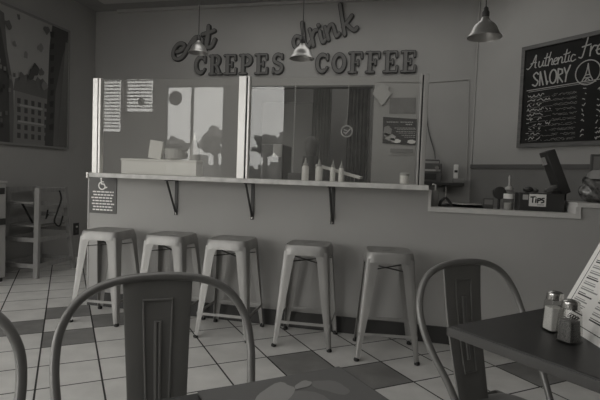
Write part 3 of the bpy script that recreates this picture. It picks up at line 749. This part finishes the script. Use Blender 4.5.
letter_obj('script_word', drink, .019, 'dark script word drink slanting up above COFFEE', None, 'sign lettering')

# ================================================================ PENDANT LAMPS
def pendant(x, y, z, label, first=None):
    t = thing('pendant_lamp', label, 'lamp', (x, y, z), 0, 'aluminium pendant lamps')
    P = [(.112, -.012), (.111, -.006), (.098, .008), (.088, .026), (.080, .048), (.066, .070), (.044, .088), (.030, .102), (.024, .114), (.022, .124)]
    b = MB().lathe(P, 36, caps=False); bmesh.ops.recalc_face_normals(b.bm, faces=b.bm.faces); bmesh.ops.solidify(b.bm, geom=b.bm.faces[:], thickness=.002)
    b.build('lamp_shade', ALUL, t, smooth=True)
    MB().lathe([(.022, .120), (.024, .125), (.024, .155), (.016, .165), (.016, .180), (.008, .190)], 20).build('socket', BLK, t, smooth=True)
    MB().lathe([(.012, .11), (.026, .08), (.030, .055), (.022, .03), (.006, .02)], 20).build('bulb', LGR, t, smooth=True)
    MB().tube([(0, 0, .185), (0, 0, ZC-z)], .004, 8).build('cord', BLK, t)
    MB().lathe([(.05, ZC-z-.025), (.055, ZC-z-.02), (.055, ZC-z)], 20).build('ceiling_canopy', BLK, t, smooth=True)
pendant(-2.395, 5.0, 2.44, 'aluminium pendant lamp, leftmost of the three, hanging before the word eat')
pendant(-1.020, 4.2, 2.155, 'aluminium pendant lamp, middle of three, left of the word drink')
pendant(.405, 3.45, 2.085, 'aluminium pendant lamp, rightmost of three, nearest the chalkboard')

# ================================================================ MENU BOARD on the diagonal wall
def dl(x, y): return (x-XG)*D.x+(y-YB)*D.y
X0, Z0, Z1 = .545, 1.462, 2.435
BL = 1.55
t = thing('menu_chalkboard', 'large black chalkboard menu in a grey frame on the right wall', 'chalkboard')
b = MB()
b.box(X0, X0+BL, -.03, 0, Z0, Z0+.04, DM); b.box(X0, X0+BL, -.03, 0, Z1-.035, Z1, DM); b.box(X0, X0+.035, -.03, 0, Z0+.04, Z1-.035, DM); b.box(X0+BL-.035, X0+BL, -.03, 0, Z0+.04, Z1-.035, DM)
b.build('frame', WOODF, t)
MB().box(X0+.035, X0+BL-.035, -.015, 0, Z0+.04, Z1-.035, DM).build('board', SLATE, t)
def dmap(dx, dz, k): return lambda p: DM @ Vector((dx+p[0], -k, dz+p[1]))
def chalk(b, paths, x, z, s, hw, slant=0.):
    for P in paths: b.stroke([(x+(q[0]+slant*q[1])*s, z+q[1]*s) for q in P], hw, dmap(0, 0, .015), dmap(0, 0, .0165), 4)
def sm(L): return [(p.x, p.y) for p in spline([(q[0], q[1], 0) for q in L], 5)]
# cursive glyphs (x height .5, cap 1)
SC = {'A': (.85, [sm([(-.25, .05), (-.1, .0), (.15, .3), (.38, 1.0), (.42, .6), (.45, .1), (.55, .02)]), sm([(.05, .38), (.3, .45), (.5, .42)])]),
 'u': (.50, [sm([(0, .45), (.0, .15), (.12, .0), (.28, .15), (.34, .45)]), sm([(.34, .45), (.34, .1), (.48, .05)])]),
 't': (.36, [sm([(.14, .95), (.10, .4), (.12, .05), (.3, .05)]), [(-.04, .62), (.34, .66)]]),
 'h': (.48, [sm([(.05, .0), (.05, .5), (.10, 1.0)]), sm([(.05, .25), (.2, .5), (.32, .4), (.32, .05), (.46, .05)])]),
 'e': (.42, [sm([(.0, .22), (.26, .30), (.24, .48), (.08, .42), (.04, .15), (.18, .0), (.4, .1)])]),
 'n': (.50, [sm([(.0, .48), (.02, .0)]), sm([(.02, .25), (.15, .48), (.3, .4), (.32, .05), (.46, .05)])]),
 'i': (.24, [sm([(.05, .48), (.05, .1), (.2, .05)]), [(.06, .70), (.08, .72)]]),
 'c': (.40, [sm([(.3, .42), (.12, .48), (.02, .22), (.14, .0), (.38, .1)])]),
 'F': (.62, [sm([(.05, .98), (.3, 1.02), (.75, 1.10), (1.25, 1.22)]), sm([(.32, 1.0), (.26, .5), (.18, .0), (.02, .02)]), [(.10, .52), (.52, .58)]]),
 'r': (.36, [sm([(.02, .48), (.04, .0)]), sm([(.04, .25), (.15, .46), (.32, .44)])]), ' ': (.32, [])}
b = MB().use(CHALK)
x = X0+.085
for c in 'Authentic':
    adv, pth = SC[c]; chalk(b, pth, x, 2.215, .120, .0046, .12); x += adv*.105
x += .03
for c in 'French':
    adv, pth = SC[c]; chalk(b, pth, x, 2.235, .170, .0055, .12); x += adv*.145
# SAVORY (the A drawn without its bar, leaning on the V)
CAP = {'S': sm([(.5, .85), (.3, 1.0), (.05, .8), (.25, .52), (.5, .3), (.3, .0), (.0, .12)]), '\\': [(0, 1), (.3, 0)], 'O': [(.3+.3*cos(k*pi/8), .5+.5*sin(k*pi/8)) for k in range(17)]}
zz = 2.045; s = .125
def thick(P, x): 
    b.stroke([(X0+.125+(x-X0-.125)*.80+q[0]*s*.85, zz+q[1]*s) for q in P], .0066, dmap(0, 0, .015), dmap(0, 0, .0165), 4)
thick(CAP['S'], X0+.125); thick([(0, 0), (.0, 1)], X0+.215); thick([(0, 1), (.32, 0)], X0+.215); thick([(.0, 1), (.28, 0), (.34, .2)], X0+.268)
thick([(q[0]*1.0, q[1]) for q in CAP['O']], X0+.335); thick([(0, 0), (0, 1), (.35, .9), (.38, .65), (.0, .5), (.42, 0)], X0+.432); thick([(0, 1), (.22, .5), (.5, 1.1)], X0+.50); thick([(.22, .5), (.16, 0)], X0+.50)
chalk(b, [[(0, 0), (.68, .012)]], X0+.07, 2.010, 1, .0035); chalk(b, [[(0, 0), (.62, .012)]], X0+.09, 1.995, 1, .002)
# tower in a circle
cx, cz = X0+.635, 2.095
chalk(b, [[(cos(k*pi/14)*.105, sin(k*pi/14)*.105) for k in range(29)]], cx, cz, 1, .0045)
chalk(b, [[(-.045, -.07), (-.018, -.02), (-.006, .03), (0, .075)], [(.045, -.07), (.018, -.02), (.006, .03), (0, .075)], [(-.03, -.045), (.03, -.045)], [(-.018, -.02), (.018, -.02)], [(-.02, -.07), (0, -.05), (.02, -.07)]], cx, cz, 1, .0042)
part(b.build('chalk_headings', parent=t), 'large white chalk headings and a tower drawing in a circle')
random.seed(21); b = MB()
def scribble(x0, x1, z, a, hw, M):
    b.use(M); q = []; x_ = x0
    while x_ < x1:
        q.append((x_, z+random.uniform(-a, a))); x_ += random.uniform(.006, .014)
        if random.random() < .12:
            if len(q) > 1: b.stroke(q, hw, dmap(0, 0, .015), dmap(0, 0, .0165), 2)
            q = []; x_ += .012
    if len(q) > 1: b.stroke(q, hw, dmap(0, 0, .015), dmap(0, 0, .0165), 2)
for k in range(10):
    z = 1.955-k*.045
    scribble(X0+.085, X0+.085+random.uniform(.14, .27), z, .014, .0032, CHALK)
    scribble(X0+.34, X0+.56, z-.012, .006, .0016, CHALKD)
    scribble(X0+.11, X0+.56, z-.024, .005, .0015, CHALKD)
    scribble(X0+.605, X0+.635, z, .014, .0034, CHALK)
    scribble(X0+.73, X0+.73+random.uniform(.15, .3), z-.02, .016, .0036, CHALK)
    scribble(X0+.78, X0+1.2, z-.040, .006, .0018, CHALKD)
part(b.build('chalk_lines', parent=t), 'small rows of chalk handwriting')

# ================================================================ THINGS ON THE ORDER COUNTER
t = thing('order_counter', 'low service counter inside the opening right of the glass', 'counter', (.592, 3.78, 0))
MB().box(-.50, .41, -.245, .245, .89, .918).build('worktop', MGR, t, bevel=.003)
MB().box(-.49, .40, -.235, .235, .0, .89).build('cabinet', DGR, t)
ZK = .918
tag(MB().lathe([(.10, 0), (.17, .004), (.20, .014), (.205, .018), (.17, .016)], 36, (.36, 3.79, ZK)).build('serving_platter', BLK, smooth=True), 'wide dark platter lying on the counter, lowest in the recess', 'platter')
tag(MB().lathe([(.05, 0), (.13, .003), (.16, .012), (.155, .015)], 36, (.365, 3.79, ZK+.019)).build('silver_platter', STEELP, smooth=True), 'thin silver plate lying on the dark platter', 'platter')
t = thing('pump_bottle', 'white cup shaped dispenser at the left jamb of the recess', 'dispenser', (.145, 3.60, ZK))
MB().lathe([(.022, 0), (.026, .004), (.026, .10), (.018, .125)], 18).build('body', LGR, t, smooth=True)
MB().tube([(0, 0, .12), (0, 0, .165), (-.02, -.02, .168)], .006, 8).build('pump', WHT, t)
t = thing('napkin_stand', 'small steel stand with dark curved cover on the left of the counter', 'stand', (.215, 3.55, ZK))
MB().box(-.045, .045, -.03, .03, 0, .012).build('base', DGR, t, bevel=.003)
MB().tube(spline([(-.04, 0, .012), (-.03, 0, .05), (.0, 0, .075), (.03, 0, .045), (.045, 0, .012)], 6), .011, 10).build('cover', BLK, t, smooth=True)
MB().tube([(0, -.005, .06), (0, -.005, .15)], .004, 8).build('rod', STEELP, t)
t = thing('card_reader', 'small dark card reader with a grey top beside the round black cap', 'card reader', (.515, 3.66, ZK))
MB().box(-.035, .03, -.03, .03, 0, .085).build('body', DGR, t, bevel=.005); MB().box(-.03, .025, -.032, -.03, .04, .075).build('screen', MGR, t)
t = thing('tape_dispenser', 'round black dispenser on a thin stem, left of the clear jar', 'dispenser', (.585, 3.66, ZK))
MB().lathe([(.028, 0), (.028, .006), (.009, .012), (.009, .09)], 18).build('stem', BLK, t, smooth=True)
b = MB(); b.prism([(.043*cos(k*pi/10), .045*sin(k*pi/10)) for k in range(20)], lambda p: (p[0], -.03, p[1]+.125), lambda p: (p[0], .03, p[1]+.125)); b.build('head', BLK, t, bevel=.006)
t = thing('clear_jar', 'clear jar with white contents and a thin pump, left of the tip box', 'jar', (.635, 3.585, ZK))
MB().lathe([(.032, 0), (.034, .004), (.034, .135), (.026, .15)], 24).build('glass_body', GLASSJ, t, smooth=True)
MB().lathe([(.028, .004), (.030, .01), (.030, .06)], 20).build('contents', LGR, t, smooth=True)
MB().lathe([(.029, .088), (.0345, .089), (.0345, .122), (.029, .123)], 24).build('label_band', WHT, t, smooth=True)
MB().lathe([(.027, .15), (.027, .165), (.010, .175), (.006, .20), (.009, .235), (.004, .25)], 16).build('pump', LGR, t, smooth=True)
# tip box
t = thing('tip_box', 'black box with a white TIPS sign on the order counter', 'box', (.835, 3.60, ZK))
MB().box(-.142, .142, -.055, .085, 0, .135).build('body', BLK, t, bevel=.004)
sg = MB().box(-.078, .028, -.060, -.056, .045, .128).build('tips_sign', PAPER, t)
b = MB().use(INK)
f0 = lambda p: (p[0], -.060, p[1]); f1 = lambda p: (p[0], -.0612, p[1])
def ink(P, hw=.0042): b.stroke(P, hw, f0, f1, 4)
ink([(-.068, .107), (-.042, .110)]); ink([(-.055, .109), (-.056, .072)]); ink([(-.036, .096), (-.037, .072)]); ink([(-.036, .106), (-.035, .107)], .003)
ink([(-.025, .070), (-.024, .098), (-.010, .100), (-.006, .090), (-.022, .084)]); ink([(.014, .102), (.002, .100), (.001, .090), (.013, .086), (.013, .075), (-.001, .071)])
ink([(-.025, .056), (.015, .057)], .0016)
b.build('lettering', parent=sg)
MB().box(-.118, -.084, -.060, -.056, .088, .122).build('price_card', LGR, t)
t = thing('sunglasses_case', 'dark lumpy item lying on the left of the tip box', 'case', (.765, 3.62, ZK+.137))
MB().lathe([(.012, 0), (.032, .008), (.036, .022), (.022, .036), (.005, .040)], 16).build('body', BLK, t, smooth=True)
MB().lathe([(.010, .0), (.020, .006), (.022, .018), (.008, .028)], 14, (.045, 0, 0)).build('clasp', DGR, t, smooth=True)
t = thing('card_terminal', 'black card terminal with keys lying on the right of the tip box', 'terminal', (.915, 3.615, ZK+.137))
mx = Matrix.Rotation(radians(-32), 4, 'Y')
MB().box(-.045, .030, -.03, .03, -.0, .022, Matrix.Translation((0, 0, .024)) @ mx).build('body', DGR, t, bevel=.004)
b = MB()
for i in range(3):
    for j in range(3): b.box(-.035+i*.018, -.024+i*.018, -.022+j*.016, -.012+j*.016, .022, .026, Matrix.Translation((0, 0, .024)) @ mx)
b.build('keys', MGR, t)
# tilted till screen seen edge on
t = thing('till_screen', 'black till screen seen from its side, tilted left above the tip box', 'screen', (.995, 3.80, ZK))
MB().box(-.05, .05, -.05, .05, 0, .15).build('base', BLK, t, bevel=.006)
P0 = Vector((.035, 0, .135)); P1 = Vector((-.085, 0, .435))
MB().beam(P0, P1, .20, .062, up=(1, 0, .4)).build('screen_panel', BLK, t, bevel=.006)
d_ = (P1-P0).normalized(); q = P1-d_*.04+Vector((-.045, -.02, -.012))
MB().beam(q, q-d_*.055, .05, .02, up=(1, 0, .4)).build('card_slot', LGR, t)
# high ledge on the right: bag of wrapped sweets, dark picture frame behind
t = thing('sweets_bag', 'clear bag of wrapped goods lying on the high ledge at the right edge', 'bag', (1.222, 3.60, 1.005))
bm = bmesh.new(); random.seed(31)
bmesh.ops.create_icosphere(bm, subdivisions=4, radius=1, matrix=Matrix.Diagonal((.15, .10, .10, 1)))
for vtx in bm.verts:
    c = vtx.co; r = 1+.10*sin(38*c.x+3)*cos(31*c.z)+.06*sin(70*c.x+50*c.z)
    vtx.co = Vector((c.x*r, c.y*r, max(c.z*r, -.088)+.088))
mb = MB(); mb.bm.free(); mb.bm = bm; mb.build('wrap', mat('shiny_wrap', .16, .16, .25, noise=.75, nscale=28), t, smooth=True)
MB().lathe([(.105, .155), (.095, .195), (.07, .215), (.01, .222)], 20, (0, 0, 0)).build('lid', MGR, t, smooth=True)
MB().lathe([(.010, .0), (.013, .008), (.006, .02)], 12, (-.122, -.02, .150)).build('clip', BLK, t, smooth=True)
t = thing('dark_frame', 'dark framed board standing behind the wrapped goods at the right edge', 'frame', (1.33, 3.76, 1.005))
MB().box(-.145, .25, -.012, .012, 0, .33).build('frame', DGR, t, bevel=.003)
MB().box(-.13, .235, -.014, -.012, .02, .315).build('panel', MGR, t)

# ================================================================ LEFT WALL: picture, outlet, high chair, cabinet
t = thing('street_picture', 'large black framed street print on the left wall', 'picture', (XL, 4.50, 2.03))
y0, y1, z0, z1 = -.66, .515, -.70, .70
b = MB(); b.box(.0, .035, y0, y0+.02, z0, z1); b.box(0, .035, y1-.02, y1, z0, z1); b.box(0, .035, y0+.02, y1-.02, z0, z0+.02); b.box(0, .035, y0+.02, y1-.02, z1-.02, z1)
b.build('frame', MGR, t)
PT = [mat('print_tone_%d' % k, v_, .35) for k, v_ in enumerate((.36, .22, .14, .07, .035))]
lay = .020
b = MB()
def poly(tone, P):
    global lay
    b.use(PT[tone]); b.quad(*[(lay, p[0], p[1]) for p in P]); lay += .00012
def rect(tone, a, c, d, e): poly(tone, [(a, d), (c, d), (c, e), (a, e)])
Y0, Y1, Z0_, Z1_ = y0+.02, y1-.02, z0+.02, z1-.02
rect(0, Y0, Y1, Z0_, Z1_)
poly(2, [(Y0, Z0_), (-.28, Z0_), (-.30, -.10), (-.38, .25), (-.42, .60), (Y0, .66)])
poly(3, [(Y0, Z0_), (-.34, Z0_), (-.36, .0), (-.46, .45), (Y0, .50)])
poly(1, [(-.30, Z0_), (.24, Z0_), (.24, -.05), (.10, .04), (.02, .0), (-.12, .06), (-.28, -.02)])
poly(2, [(-.28, -.02), (-.12, .06), (.02, .0), (.10, .06), (.24, -.05), (.24, -.16), (-.30, -.14)])
poly(3, [(.14, Z0_), (Y1, Z0_), (Y1, Z1_), (.24, Z1_), (.20, .45), (.18, .0)])
poly(2, [(.27, Z0_), (Y1, Z0_), (Y1, .60), (.40, .35), (.30, -.05)])
random.seed(4)
for k in range(5):
    z = -.24-k*.09
    for j in range(5): rect(3, -.25+j*.095, -.205+j*.095, z-.025, z+.03)
rect(0, -.22, .10, -.29, -.27); rect(0, -.24, .12, -.46, -.44)
for k in range(9): poly(4, [(.20+.02*(k % 2), .60-k*.13), (.27, .62-k*.13), (.26, .55-k*.13), (.21, .54-k*.13)])
for k in range(12): poly(1, [(.34+.012*k, Z0_+.02), (.345+.012*k, Z0_+.02), (.455+.003*k, .55), (.45+.003*k, .55)])
for k in range(10): rect(4, Y0+.02, Y0+.07, .40-k*.11, .46-k*.11)
for k in range(26): 
    q = random.uniform(-.60, -.30); w_ = random.uniform(-.6, .1); rect(random.choice((1, 2, 4)), q, q+.03, w_, w_+.04)
def leaf(cy, cz, r, tone):
    poly(tone, [(cy+r*.8*cos(k*pi/8)*(1+.3*sin(2*k*pi/8+cy*9)), cz+r*.9*sin(k*pi/8)*(1+.25*cos(3*k*pi/8+cz*7))) for k in range(16)])
for (cy, cz, r, tn) in ((-.38, .50, .05, 2), (-.15, .25, .04, 1), (-.20, .02, .045, 2), (.05, .38, .05, 1), (.14, .60, .05, 2), (-.02, .12, .075, 3), (-.07, .06, .06, 3), (.07, .12, .045, 2), (.11, .0, .04, 2), (.02, .02, .04, 2), (-.30, .33, .03, 1), (.12, -.02, .05, 1), (-.25, .62, .03, 2)): leaf(cy, cz, r, tn)
b.build('print', parent=t)
t = thing('wall_outlet', 'black double outlet low on the left wall', 'outlet', (XL, 5.20, .353))
MB().box(0, .006, -.05, .05, -.075, .075).build('cover_plate', BLK, t, bevel=.002)
b = MB(); b.box(.006, .009, -.018, .018, .012, .045); b.box(.006, .009, -.018, .018, -.045, -.012); b.build('sockets', DGR, t)
MB().box(.009, .018, -.012, .012, .02, .038).build('plug', WHT, t)

def high_chair(loc, rz, label):
    t = thing('high_chair', label, 'high chair', loc, rz)
    H = .90
    L = {(-1, -1): ((-.20, -.29), (-.17, -.24)), (1, -1): ((.20, -.29), (.19, -.26)), (-1, 1): ((-.20, .29), (-.17, .16)), (1, 1): ((.20, .29), (.17, .16))}
    def at(k, z): a, c = L[k]; f = z/H; return Vector((a[0]+(c[0]-a[0])*f, a[1]+(c[1]-a[1])*f, z))
    for k in L: MB().beam(at(k, 0), at(k, H), .052, .040, up=(0, 1, 0)).build('leg', WOODH, t, bevel=.004)
    def rail(k0, k1, z, nm='rail', h=.045, th=.02):
        MB().beam(at(k0, z), at(k1, z), th, h).build(nm, WOODH, t, bevel=.003)
    for z in (.12, .38, .56, .70, .875):
        rail((-1, -1), (-1, 1), z); rail((1, -1), (1, 1), z)
    for z in (.12, .38): rail((-1, -1), (1, -1), z)
    for z in (.12, .45, .60, .72, .875): rail((-1, 1), (1, 1), z, 'back_rail')
    MB().box(-.165, .165, -.22, .18, .50, .52).build('seat', WOODH, t, bevel=.003)
    MB().box(-.165, .165, -.30, -.20, .74, .76).build('front_tray', WOODH, t, bevel=.004)
    MB().tube(spline([(.0, .13, .60), (.03, .05, .55), (.10, -.02, .53), (.14, -.08, .57), (.15, -.06, .70)], 6), .008, 8).build('strap', STRAP, t)
    MB().tube(spline([(.20, .04, .87), (.215, .05, .78), (.212, -.0, .66), (.222, -.06, .55), (.222, .02, .50), (.215, .08, .60)], 6), .008, 8).build('strap', STRAP, t)
    MB().tube([(0, -.25, .74), (0, -.10, .53)], .010, 8).build('crotch_strap', STRAP, t)
    return t
high_chair((-3.83, 4.31, 0), radians(3), 'wooden restaurant high chair with dangling black straps by the left wall')
t = thing('waste_cabinet', 'pale cabinet with dark label, only its edge seen at the left', 'cabinet', (-3.93, 3.60, 0))
MB().box(-.14, .14, -.24, .24, .04, .94).build('body', LGR, t, bevel=.01)
MB().box(-.15, .15, -.25, .25, .94, .965).build('top', LGR, t, bevel=.006)
MB().box(-.12, .12, -.22, .22, 0, .04).build('plinth', BLK, t)
MB().box(.14, .155, -.06, .22, .55, .61).build('handle', BLK, t)
MB().box(.14, .144, .10, .22, .84, .90).build('label_plate', BLK, t)
